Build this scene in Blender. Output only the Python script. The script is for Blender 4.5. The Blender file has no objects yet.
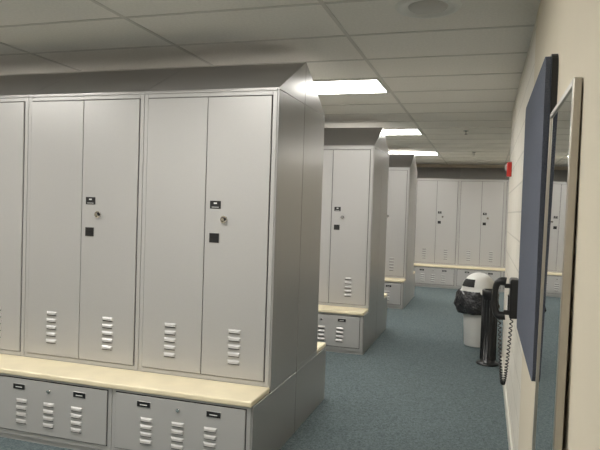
import bpy, bmesh, math, random
from mathutils import Vector, Matrix
random.seed(4)
S = bpy.context.scene
S.view_settings.view_transform = 'Standard'

# ---------------------------------------------------------------- materials
def mat(name, col, rough=0.5, metal=0.0, spec=0.5, noise=None, bump=None, emit=None):
    m = bpy.data.materials.new(name); m.use_nodes = True
    nt = m.node_tree; b = nt.nodes['Principled BSDF']
    b.inputs['Base Color'].default_value = (*col, 1)
    b.inputs['Roughness'].default_value = rough
    b.inputs['Metallic'].default_value = metal
    b.inputs['Specular IOR Level'].default_value = spec
    tc = nt.nodes.new('ShaderNodeTexCoord')
    if noise:
        sc, amt = noise
        n = nt.nodes.new('ShaderNodeTexNoise'); n.inputs['Scale'].default_value = sc
        n.inputs['Detail'].default_value = 3
        nt.links.new(tc.outputs['Object'], n.inputs['Vector'])
        r = nt.nodes.new('ShaderNodeValToRGB')
        r.color_ramp.elements[0].position = 0.3; r.color_ramp.elements[1].position = 0.7
        r.color_ramp.elements[0].color = (*[c*(1-amt) for c in col], 1)
        r.color_ramp.elements[1].color = (*[min(1, c*(1+amt)) for c in col], 1)
        nt.links.new(n.outputs['Fac'], r.inputs['Fac'])
        nt.links.new(r.outputs['Color'], b.inputs['Base Color'])
    if bump:
        sc, st, dist = bump
        n = nt.nodes.new('ShaderNodeTexNoise'); n.inputs['Scale'].default_value = sc
        nt.links.new(tc.outputs['Object'], n.inputs['Vector'])
        bp = nt.nodes.new('ShaderNodeBump'); bp.inputs['Strength'].default_value = st
        bp.inputs['Distance'].default_value = dist
        nt.links.new(n.outputs['Fac'], bp.inputs['Height'])
        nt.links.new(bp.outputs['Normal'], b.inputs['Normal'])
    if emit:
        b.inputs['Emission Color'].default_value = (*emit[0], 1)
        b.inputs['Emission Strength'].default_value = emit[1]
    return m

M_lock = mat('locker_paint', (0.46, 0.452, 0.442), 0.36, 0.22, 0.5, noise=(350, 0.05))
M_lock_shaded = mat('locker_paint_shaded', (0.35, 0.343, 0.334), 0.30, 0.35, 0.5, noise=(350, 0.05))  # locker paint darkened to put side shade into the colour; hoods share it
M_gap = mat('dark_gap', (0.02, 0.02, 0.02), 0.8)
M_black = mat('black_plastic', (0.012, 0.012, 0.013), 0.35)
M_white = mat('label_white', (0.75, 0.75, 0.72), 0.5)
M_chrome = mat('chrome', (0.75, 0.73, 0.7), 0.18, 1.0)
M_wood = mat('bench_laminate', (0.78, 0.69, 0.49), 0.38, 0, 0.5, noise=(6, 0.06))
M_wall = mat('wall_paint', (0.66, 0.595, 0.475), 0.75, 0, 0.3, noise=(3, 0.02), bump=(120, 0.1, 0.002))
M_base = mat('baseboard_vinyl', (0.62, 0.60, 0.54), 0.5)
M_grid = mat('ceiling_grid_paint', (0.62, 0.60, 0.56), 0.6)
M_bin = mat('bin_plastic', (0.78, 0.77, 0.74), 0.4)
M_bag = mat('bag_plastic', (0.035, 0.035, 0.038), 0.22, bump=(18, 0.9, 0.04))
M_red = mat('alarm_red', (0.6, 0.03, 0.02), 0.4)
M_mirror = mat('mirror_glass', (0.86, 0.87, 0.86), 0.01, 1.0)
M_mframe = mat('mirror_frame_metal', (0.50, 0.47, 0.42), 0.3, 0.85)
M_fab = mat('board_fabric', (0.115, 0.125, 0.155), 0.95, 0, 0.1, noise=(260, 0.3), bump=(400, 0.4, 0.002))
M_lamp = mat('lamp_diffuser', (0.9, 0.9, 0.9), 0.4, emit=((1.0, 0.975, 0.92), 24.0))
M_grille = mat('speaker_grille', (0.55, 0.54, 0.51), 0.6)

def carpet():
    m = mat('carpet', (0.12, 0.16, 0.17), 0.95, 0, 0.1)
    nt = m.node_tree; b = nt.nodes['Principled BSDF']
    tc = nt.nodes.new('ShaderNodeTexCoord')
    v = nt.nodes.new('ShaderNodeTexVoronoi'); v.inputs['Scale'].default_value = 110
    n = nt.nodes.new('ShaderNodeTexNoise'); n.inputs['Scale'].default_value = 30; n.inputs['Detail'].default_value = 5
    nt.links.new(tc.outputs['Object'], v.inputs['Vector']); nt.links.new(tc.outputs['Object'], n.inputs['Vector'])
    mx = nt.nodes.new('ShaderNodeMath'); mx.operation = 'ADD'
    s = nt.nodes.new('ShaderNodeSeparateColor'); nt.links.new(v.outputs['Color'], s.inputs['Color'])
    nt.links.new(s.outputs['Red'], mx.inputs[0]); nt.links.new(n.outputs['Fac'], mx.inputs[1])
    r = nt.nodes.new('ShaderNodeValToRGB')
    r.color_ramp.elements[0].position = 0.3; r.color_ramp.elements[0].color = (0.072, 0.094, 0.100, 1)
    r.color_ramp.elements[1].position = 1.0; r.color_ramp.elements[1].color = (0.145, 0.178, 0.184, 1)
    hv = nt.nodes.new('ShaderNodeMath'); hv.operation = 'MULTIPLY'; hv.inputs[1].default_value = 0.66
    nt.links.new(mx.outputs[0], hv.inputs[0]); nt.links.new(hv.outputs[0], r.inputs['Fac'])
    nt.links.new(r.outputs['Color'], b.inputs['Base Color'])
    bp = nt.nodes.new('ShaderNodeBump'); bp.inputs['Strength'].default_value = 0.3; bp.inputs['Distance'].default_value = 0.003
    nt.links.new(v.outputs['Distance'], bp.inputs['Height']); nt.links.new(bp.outputs['Normal'], b.inputs['Normal'])
    return m
M_carpet = carpet()
M_tile = mat('ceiling_tile', (0.82, 0.795, 0.75), 0.9, 0, 0.1, noise=(60, 0.04), bump=(90, 0.35, 0.004))

def cmu():
    m = mat('painted_block', (0.70, 0.66, 0.56), 0.6, 0, 0.3)
    nt = m.node_tree; b = nt.nodes['Principled BSDF']
    tc = nt.nodes.new('ShaderNodeTexCoord')
    sp = nt.nodes.new('ShaderNodeSeparateXYZ'); cb = nt.nodes.new('ShaderNodeCombineXYZ')
    nt.links.new(tc.outputs['Object'], sp.inputs[0])
    nt.links.new(sp.outputs['Y'], cb.inputs['X']); nt.links.new(sp.outputs['Z'], cb.inputs['Y'])
    br = nt.nodes.new('ShaderNodeTexBrick'); br.inputs['Scale'].default_value = 1.0
    br.inputs['Brick Width'].default_value = 0.406; br.inputs['Row Height'].default_value = 0.203
    br.inputs['Mortar Size'].default_value = 0.007; br.inputs['Mortar Smooth'].default_value = 0.3
    br.inputs['Color1'].default_value = (0.72, 0.68, 0.60, 1); br.inputs['Color2'].default_value = (0.74, 0.70, 0.62, 1)
    br.inputs['Mortar'].default_value = (0.58, 0.55, 0.48, 1)
    nt.links.new(cb.outputs[0], br.inputs['Vector']); nt.links.new(br.outputs['Color'], b.inputs['Base Color'])
    bp = nt.nodes.new('ShaderNodeBump'); bp.invert = True; bp.inputs['Strength'].default_value = 0.6; bp.inputs['Distance'].default_value = 0.006
    nt.links.new(br.outputs['Fac'], bp.inputs['Height']); nt.links.new(bp.outputs['Normal'], b.inputs['Normal'])
    return m
M_cmu = cmu()

# ---------------------------------------------------------------- mesh helpers
class MB:
    def __init__(s): s.bm = bmesh.new(); s.mats = []
    def mi(s, m):
        if m not in s.mats: s.mats.append(m)
        return s.mats.index(m)
    def box(s, x0, x1, y0, y1, z0, z1, m, bev=0.0, seg=1):
        r = bmesh.ops.create_cube(s.bm, size=1)
        for v in r['verts']:
            v.co = Vector(((x0+x1)/2+v.co.x*(x1-x0), (y0+y1)/2+v.co.y*(y1-y0), (z0+z1)/2+v.co.z*(z1-z0)))
        i = s.mi(m); fs = set(f for v in r['verts'] for f in v.link_faces)
        for f in fs: f.material_index = i
        if bev:
            es = list(set(e for v in r['verts'] for e in v.link_edges))
            o = bmesh.ops.bevel(s.bm, geom=es, offset=bev, segments=seg, affect='EDGES', profile=0.5)
            for f in o['faces']: f.material_index = i
    def poly(s, vs, faces, m):
        i = s.mi(m); V = [s.bm.verts.new(v) for v in vs]
        for f in faces:
            ff = s.bm.faces.new([V[k] for k in f]); ff.material_index = i
    def prism_x(s, x0, x1, prof, m):
        n = len(prof)
        vs = [(x0, y, z) for y, z in prof] + [(x1, y, z) for y, z in prof]
        fs = [tuple(range(n)), tuple(range(2*n-1, n-1, -1))] + [(k, k+n, (k+1) % n+n, (k+1) % n) for k in range(n)]
        s.poly(vs, fs, m)
    def cyl(s, c, r, h, m, axis='Z', seg=24, r2=None):
        R = {'Z': Matrix.Identity(4), 'Y': Matrix.Rotation(math.pi/2, 4, 'X'), 'X': Matrix.Rotation(math.pi/2, 4, 'Y')}[axis]
        o = bmesh.ops.create_cone(s.bm, cap_ends=True, segments=seg, radius1=r, radius2=r if r2 is None else r2, depth=h,
                                  matrix=Matrix.Translation(c) @ R)
        i = s.mi(m)
        for f in set(f for v in o['verts'] for f in v.link_faces):
            f.material_index = i
            if len(f.verts) == 4: f.smooth = True
    def lathe(s, c, prof, m, seg=40, fn=None):
        i = s.mi(m); rings = []
        for r, z in prof:
            ring = []
            for k in range(seg):
                a = 2*math.pi*k/seg; rr = r*(fn(a, z) if fn else 1)
                ring.append(s.bm.verts.new((c[0]+rr*math.cos(a), c[1]+rr*math.sin(a), c[2]+z)))
            rings.append(ring)
        for a, b in zip(rings, rings[1:]):
            for k in range(seg):
                f = s.bm.faces.new((a[k], a[(k+1) % seg], b[(k+1) % seg], b[k])); f.material_index = i; f.smooth = True
        return rings
    def mesh(s, name, recalc=True):
        if recalc: bmesh.ops.recalc_face_normals(s.bm, faces=s.bm.faces)
        me = bpy.data.meshes.new(name); s.bm.to_mesh(me); s.bm.free()
        for m in s.mats: me.materials.append(m)
        return me
    def obj(s, name, loc=(0, 0, 0), parent=None, recalc=True):
        o = bpy.data.objects.new(name, s.mesh(name, recalc)); S.collection.objects.link(o); o.location = loc
        if parent: o.parent = parent
        return o
def empty(name, loc=(0, 0, 0), rz=0):
    o = bpy.data.objects.new(name, None); S.collection.objects.link(o); o.location = loc; o.rotation_euler = (0, 0, rz)
    o.empty_display_size = 0.1
    return o
def inst(name, me, parent, loc):
    o = bpy.data.objects.new(name, me); S.collection.objects.link(o); o.parent = parent; o.location = loc; return o
def curve(name, pts, rad, m, parent=None, radii=None):
    cu = bpy.data.curves.new(name, 'CURVE'); cu.dimensions = '3D'; cu.bevel_depth = rad; cu.bevel_resolution = 4
    cu.use_fill_caps = True
    sp = cu.splines.new('NURBS'); sp.points.add(len(pts)-1); sp.use_endpoint_u = True; sp.order_u = 3
    for k, (p, q) in enumerate(zip(sp.points, pts)):
        p.co = (*q, 1)
        if radii: p.radius = radii[k]
    cu.materials.append(m); o = bpy.data.objects.new(name, cu); S.collection.objects.link(o)
    if parent: o.parent = parent
    return o

# ---------------------------------------------------------------- layout numbers
XW = 0.222      # right wall plane
XL = -6.6
HC = 2.70
YB = 14.0
XR2 = 1.6; YC = 6.9
W = 0.935; D = 0.535; BD = 0.29
ZB = 0.475; ZT = 2.325; ZH = 2.62
CAMZ = 1.60

# ---------------------------------------------------------------- locker unit (front at y=0 faces -Y, x from -W..0)
def louver(b, xc, y, zc, w=0.088, h=0.026, d=0.011):
    x0, x1 = xc-w/2, xc+w/2; zt = zc+h/2; zb = zc-h/2
    vs = [(x0, y, zt), (x1, y, zt), (x0, y, zb), (x1, y, zb), (x0+0.012, y-d, zb+0.004), (x1-0.012, y-d, zb+0.004),
          (x0+0.012, y-d*0.75, zt-0.010), (x1-0.012, y-d*0.75, zt-0.010)]
    b.poly(vs, [(0, 1, 7, 6), (6, 7, 5, 4), (0, 6, 4, 2), (1, 3, 5, 7)], M_lock)
    b.box(x0+0.006, x1-0.006, y-0.003, y+0.001, zb-0.003, zb+0.004, M_gap)

def build_upper():
    b = MB(); e = 0.0015
    x0, x1 = -W+e, -e
    b.box(x0, x1, 0.004, D-0.002, ZB, ZT, M_lock)
    b.box(x0, x0+0.028, -0.004, 0.006, ZB, ZT, M_lock, 0.002)
    b.box(x1-0.028, x1, -0.004, 0.006, ZB, ZT, M_lock, 0.002)
    b.box(x0+0.028, x1-0.028, -0.004, 0.006, ZT-0.03, ZT, M_lock, 0.002)
    b.box(x0+0.028, x1-0.028, -0.004, 0.006, ZB, ZB+0.03, M_lock, 0.002)
    b.box(x0+0.027, x1-0.027, 0.001, 0.005, ZB+0.029, ZT-0.029, M_gap)
    b.box(x0-0.0005, x1+0.0005, -0.012, 0.0, ZT-0.004, ZT+0.006, M_lock, 0.002)
    xm = -W/2
    b.box(x0+0.033, xm-0.0025, -0.012, 0.0, ZB+0.034, ZT-0.035, M_lock, 0.003, 2)
    b.box(xm+0.0025, x1-0.033, -0.012, 0.0, ZB+0.034, ZT-0.035, M_lock, 0.003, 2)
    yf = -0.012
    for xc in (-W*0.75+0.005, -W*0.25-0.005):
        for k in range(5): louver(b, xc, yf, 0.610+0.049*k)
    dz = 0.035
    b.box(xm+0.035, xm+0.11, yf-0.004, yf, 1.545+dz, 1.595+dz, M_black, 0.001)
    b.box(xm+0.062, xm+0.084, yf-0.005, yf-0.0035, 1.575+dz, 1.584+dz, M_white)
    b.box(xm+0.048, xm+0.098, yf-0.005, yf-0.0035, 1.553+dz, 1.556+dz, M_white)
    b.box(xm+0.033, xm+0.108, yf-0.003, yf, 1.325+dz, 1.391+dz, M_lock, 0.001)
    b.box(xm+0.037, xm+0.104, yf-0.005, yf-0.002, 1.328+dz, 1.388+dz, M_black)
    b.box(xm+0.042, xm+0.099, yf-0.008, yf-0.004, 1.358+dz, 1.364+dz, M_gap)
    c = (xm+0.135, yf-0.006, 1.478+dz)
    b.cyl(c, 0.023, 0.012, M_chrome, 'Y'); b.cyl((c[0], c[1]-0.010, c[2]), 0.015, 0.012, M_gap, 'Y')
    b.cyl((c[0], c[1]-0.018, c[2]), 0.010, 0.006, M_chrome, 'Y')
    b.box(c[0]+0.006, c[0]+0.02, c[1]-0.02, c[1]-0.004, c[2]-0.02, c[2]-0.008, M_chrome, 0.002)
    b.prism_x(x0, x1, [(0.0, ZT+0.006), (0.0, ZT+0.016), (D-0.002, ZH), (D-0.002, ZT+0.006)], M_lock_shaded)
    return b.mesh('locker_upper')
def build_base():
    b = MB(); e = 0.0015
    x0, x1 = -W+e, -e; y0 = -BD
    b.box(x0, x1, y0+0.012, D-0.002, 0.0, ZB-0.036, M_lock)
    b.box(x0, x1, y0, y0+0.013, 0.035, ZB-0.036, M_lock, 0.002)
    b.box(x0+0.026, x1-0.026, y0-0.001, y0+0.002, 0.066, ZB-0.052, M_gap)
    b.box(x0+0.031, x1-0.031, y0-0.010, y0, 0.071, ZB-0.057, M_lock, 0.003, 2)
    yf = y0-0.010; xm = -W/2
    for dx in (-0.215, 0, 0.215):
        for k in range(4): louver(b, xm+dx, yf, 0.140+0.045*k)
    for dx in (-0.235, 0.235):
        b.box(xm+dx-0.048, xm+dx+0.048, yf-0.003, yf, 0.350, 0.386, M_lock, 0.001)
        b.box(xm+dx-0.045, xm+dx+0.045, yf-0.005, yf-0.002, 0.352, 0.384, M_black)
        b.box(xm+dx-0.025, xm+dx+0.025, yf-0.006, yf-0.004, 0.363, 0.368, M_white)
    b.cyl((xm, yf-0.004, 0.362), 0.012, 0.010, M_chrome, 'Y')
    return b.mesh('locker_base')
ME_U, ME_B = build_upper(), build_base()

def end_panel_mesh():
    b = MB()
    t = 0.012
    b.box(0, t, -0.004, D-0.003, ZB, ZT+0.004, M_lock_shaded, 0.002)
    b.box(0, t, -BD+0.002, D-0.003, 0.0, ZB-0.037, M_lock_shaded, 0.002)
    b.box(0, t-0.002, 0.0, D-0.003, ZB-0.037, ZB, M_lock_shaded)
    b.prism_x(0.0, t, [(-0.002, ZT+0.006), (-0.002, ZT+0.018), (D-0.003, ZH+0.003), (D-0.003, ZT+0.006)], M_lock_shaded)
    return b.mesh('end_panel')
ME_E = end_panel_mesh()

def row(parent, n, y, flip, tag=''):
    r = bpy.data.objects.new('row'+tag, None); S.collection.objects.link(r); r.parent = parent; r.empty_display_size = .1
    if flip:
        r.location = (-n*W, y, 0); r.rotation_euler = (0, 0, math.pi)
    else: r.location = (0, y, 0)
    for k in range(n):
        inst('locker_cabinet', ME_U, r, (-k*W, 0, 0)); inst('drawer_base', ME_B, r, (-k*W, 0, 0))
    xe = -n*W-0.012 if flip else 0
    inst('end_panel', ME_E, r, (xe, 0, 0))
    b = MB(); a0, a1 = (-n*W, 0.008) if not flip else (-n*W-0.008, 0)
    b.box(a0, a1, -BD-0.022, 0.001, ZB-0.036, ZB, M_wood, 0.010, 3)
    b.obj('bench_top', parent=r)

XE = -1.256
for y in (3.51, 6.80, 10.15):
    p = empty('locker_bank', (XE, y, 0))
    row(p, 5, 0, False, tag='_front'); row(p, 5, 2*D, True, tag='_rear')
p = empty('locker_bank', (1.30, 13.35, 0))
row(p, 7, 0, False, tag='_front')

# ---------------------------------------------------------------- room shell
def shell(name, x0, x1, y0, y1, z0, z1, m):
    b = MB(); b.box(x0, x1, y0, y1, z0, z1, m); return b.obj(name)
shell('floor', XL-.1, XR2+.1, -3.1, YB+.1, -0.1, 0, M_carpet)
shell('wall_right', XW, XW+.12, -3.0, 3.55, 0, HC, M_wall)
shell('wall_right_block', XW, XW+.12, 3.55, YC, 0, HC, M_cmu)
shell('wall_alcove_front', XW+.12, XR2, YC-.12, YC, 0, HC, M_wall)
shell('wall_alcove_right', XR2, XR2+.1, YC-.12, YB, 0, HC, M_wall)
shell('wall_left', XL-.1, XL, -3.0, YB, 0, HC, M_wall)
shell('wall_back', XL, XR2, YB, YB+.1, 0, HC, M_wall)
shell('wall_front', XL, XW+.12, -3.1, -3.0, 0, HC, M_wall)
shell('baseboard_right', XW-.012, XW, -3.0, YC, 0, .10, M_base)
shell('baseboard_left', XL, XL+.012, -3.0, YB, 0, .10, M_base)

GX0, GY0 = -0.88, 4.95
TX, TY = 1.22, 0.61
shell('ceiling', XL-.1, XR2+.1, -3.1, YB+.1, HC, HC+.1, M_tile)
g = MB()
k = math.ceil((XL-GX0)/TX)
while GX0+k*TX < XR2:
    x = GX0+k*TX; g.box(x-.012, x+.012, -3.0, YB, HC-.004, HC+.001, M_grid); k += 1
k = math.ceil((-3.0-GY0)/TY)
while GY0+k*TY < YB:
    y = GY0+k*TY; g.box(XL, XR2, y-.012, y+.012, HC-.0035, HC+.001, M_grid); k += 1
g.obj('ceiling_grid')

def troffer(x1, y0):
    b = MB(); x0 = x1-TX; y1 = y0+TY
    b.box(x0+.012, x1-.012, y0+.012, y0+.035, HC-.012, HC+.0, M_grid)
    b.box(x0+.012, x1-.012, y1-.035, y1-.012, HC-.012, HC+.0, M_grid)
    b.box(x0+.012, x0+.035, y0+.035, y1-.035, HC-.012, HC+.0, M_grid)
    b.box(x1-.035, x1-.012, y0+.035, y1-.035, HC-.012, HC+.0, M_grid)
    b.box(x0+.035, x1-.035, y0+.035, y1-.035, HC-.009, HC+.0, M_lamp)
    b.obj('ceiling_light')
for j in (0, 1):
    for yk in (-10, -5, 0, 5, 10):
        troffer(GX0-j*2*TX, GY0+yk*TY)
# light in the cross aisle beyond the corner of the block wall (alcove side)
troffer(GX0+2*TX, GY0+10*TY)

b = MB()
b.lathe((0, 0, 0), [(0.0, -0.012), (0.10, -0.012), (0.105, -0.004)], M_grille)
b.lathe((0, 0, 0), [(0.105, -0.004), (0.135, -0.006), (0.14, -0.016), (0.165, -0.014), (0.175, 0.0)], M_white)
b.obj('ceiling_speaker', (-0.34, 3.28, HC))
for (x, y) in ((-0.3, 8.3), (-0.25, 11.2)):
    b = MB(); b.lathe((0, 0, 0), [(0.0, -0.05), (0.02, -0.05), (0.022, -0.045), (0.008, -0.04), (0.008, -0.01), (0.035, -0.006), (0.038, 0)], M_chrome, 16)
    b.obj('fire_sprinkler', (x, y, HC))

# ---------------------------------------------------------------- bulletin board
b = MB()
def rrect(y0, y1, z0, z1, r, n=6):
    pts = []
    for cy, cz, a0 in ((y1-r, z1-r, 0), (y0+r, z1-r, 90), (y0+r, z0+r, 180), (y1-r, z0+r, 270)):
        for k in range(n+1):
            a = math.radians(a0+90*k/n); pts.append((cy+r*math.cos(a), cz+r*math.sin(a)))
    return pts
b.prism_x(XW-.022, XW-.001, rrect(2.28, 3.45, 0.99, 2.18, .05), M_black)
b.prism_x(XW-.042, XW-.020, rrect(2.288, 3.442, 0.998, 2.172, .045), M_fab)
b.obj('bulletin_board')

# ---------------------------------------------------------------- wall mirror (hung with a slight forward lean at the foot)
b = MB()
y0, y1, z0, z1, t = 1.665, 2.26, -1.795, 0.0, 0.018
b.box(-.022, 0, y0, y0+t, z0, z1, M_mframe, .003, 2); b.box(-.022, 0, y1-t, y1, z0, z1, M_mframe, .003, 2)
b.box(-.022, 0, y0+t, y1-t, z1-t, z1, M_mframe, .003, 2); b.box(-.022, 0, y0+t, y1-t, z0, z0+t, M_mframe, .003, 2)
b.box(-.017, -.003, y0+t-.002, y1-t+.002, z0+t-.002, z1-t+.002, M_mirror)
for yy in (y0+.08, y1-.12): b.box(-.002, .016, yy, yy+.04, z0+.02, z0+.05, M_chrome)
o = b.obj('wall_mirror', (XW-.002, 0, 1.955)); o.rotation_euler = (0, math.asin(.018/1.795), 0)

# ---------------------------------------------------------------- telephone
ph = empty('wall_telephone', (XW, 4.15, 1.06)); ph.scale = (1.15, 1.15, 1.15)
b = MB()
b.box(-.05, -.001, -.075, .075, -.11, .11, M_black, .012, 3)
b.box(-.056, -.048, -.02, .06, -.08, .01, M_gap, .002)
for r_ in range(4):
    for c_ in range(3): b.box(-.060, -.055, -.008+c_*.02, .005+c_*.02, -.07+r_*.019, -.057+r_*.019, M_white, .001)
b.box(-.080, -.045, -.070, -.050, .06, .085, M_black, .004)
b.box(-.080, -.045, -.070, -.050, -.09, -.065, M_black, .004)
b.obj('telephone_body', parent=ph)
hp = [(-.072, -.06, .095), (-.10, -.06, .10), (-.122, -.06, .08), (-.130, -.06, .03), (-.130, -.06, -.03), (-.122, -.06, -.08), (-.10, -.06, -.10), (-.072, -.06, -.095)]
curve('handset', hp, .017, M_black, ph, [1.45, 1.45, 1.1, .9, .9, 1.1, 1.45, 1.45])
path = []
N = 46*8
for k in range(N+1):
    t = k/N
    z = -.115 - math.sin(t*math.pi)*.38
    y = -.06 + .09*t; x = -.10 + .07*t
    a = k/8*2*math.pi
    path.append((x+.008*math.cos(a), y+.008*math.sin(a), z))
curve('coiled_cord', path, .0032, M_black, ph)

# ---------------------------------------------------------------- fire alarm
b = MB()
b.box(-.045, -.001, -.06, .06, -.07, .07, M_red, .006, 2)
b.box(-.062, -.044, -.03, .03, -.01, .05, M_white, .006, 2)
b.obj('fire_alarm_strobe', (XW, 6.3, 2.05))

# ---------------------------------------------------------------- rubbish bin
tb = empty('trash_can', (-0.05, 7.60, 0))
b = MB()
b.lathe((0, 0, 0), [(0.0, 0.003), (.145, .003), (.15, .01), (.185, .60), (.192, .62)], M_bin)
b.obj('bin_body', parent=tb)
b = MB()
fn = lambda a, z: 1+.05*math.sin(7*a+z*20)+.04*math.sin(13*a-z*31)+.14*max(0, math.cos(a-math.radians(195)))
b.lathe((0, 0, 0), [(.20, .665), (.21, .675), (.225, .63), (.238, .56), (.24, .50), (.225, .44), (.205, .40), (.19, .42), (.188, .5)], M_bag, 96, fn)
b.obj('bin_liner', parent=tb)
b = MB()
prof = [(.215, .64), (.22, .65), (.215, .67)] + [(.205*math.cos(math.radians(a)), .67+.22*math.sin(math.radians(a))) for a in range(5, 90, 8)] + [(.002, .89)]
b.lathe((0, 0, 0), prof, M_bin)
b.obj('dome_lid', parent=tb)
b = MB()
fa = math.radians(225)
vs = []; nu, nv = 10, 6
for i in range(nu+1):
    for j in range(nv+1):
        a = fa+math.radians(-30+60*i/nu); e = math.radians(14+26*j/nv)
        r = .209*math.cos(e); vs.append((r*math.cos(a), r*math.sin(a), .67+.224*math.sin(e)))
fs = [(i*(nv+1)+j, (i+1)*(nv+1)+j, (i+1)*(nv+1)+j+1, i*(nv+1)+j+1) for i in range(nu) for j in range(nv)]
b.poly(vs, fs, M_gap); b.obj('lid_opening', parent=tb)

# ---------------------------------------------------------------- black cylinder stand
b = MB()
b.lathe((0, 0, 0), [(0, .0), (.115, .0), (.115, .015), (.10, .022), (.078, .03), (.078, .72), (.084, .725), (.084, .79), (.078, .798), (.066, .798), (.064, .72), (0, .72)], M_black)
for k in range(16):
    a = 2*math.pi*k/16
    b.cyl((.079*math.cos(a), .079*math.sin(a), .375), .004, .64, M_black, seg=8)
b.obj('umbrella_stand', (0.075, 6.70, 0))

# ---------------------------------------------------------------- world + camera
w = bpy.data.worlds.new('World'); S.world = w; w.use_nodes = True
w.node_tree.nodes['Background'].inputs[0].default_value = (.5, .5, .5, 1); w.node_tree.nodes['Background'].inputs[1].default_value = .05

cd = bpy.data.cameras.new('camera'); cam = bpy.data.objects.new('camera', cd); S.collection.objects.link(cam)
cd.sensor_width = 36; cd.lens = 36; cd.clip_start = .02
yaw, pitch, roll = math.radians(17.2), math.radians(-1.6), math.radians(1.85)
cam.matrix_world = Matrix.Translation((0, 0, CAMZ)) @ Matrix.Rotation(yaw, 4, 'Z') @ Matrix.Rotation(math.pi/2+pitch, 4, 'X') @ Matrix.Rotation(roll, 4, 'Z')
S.camera = cam
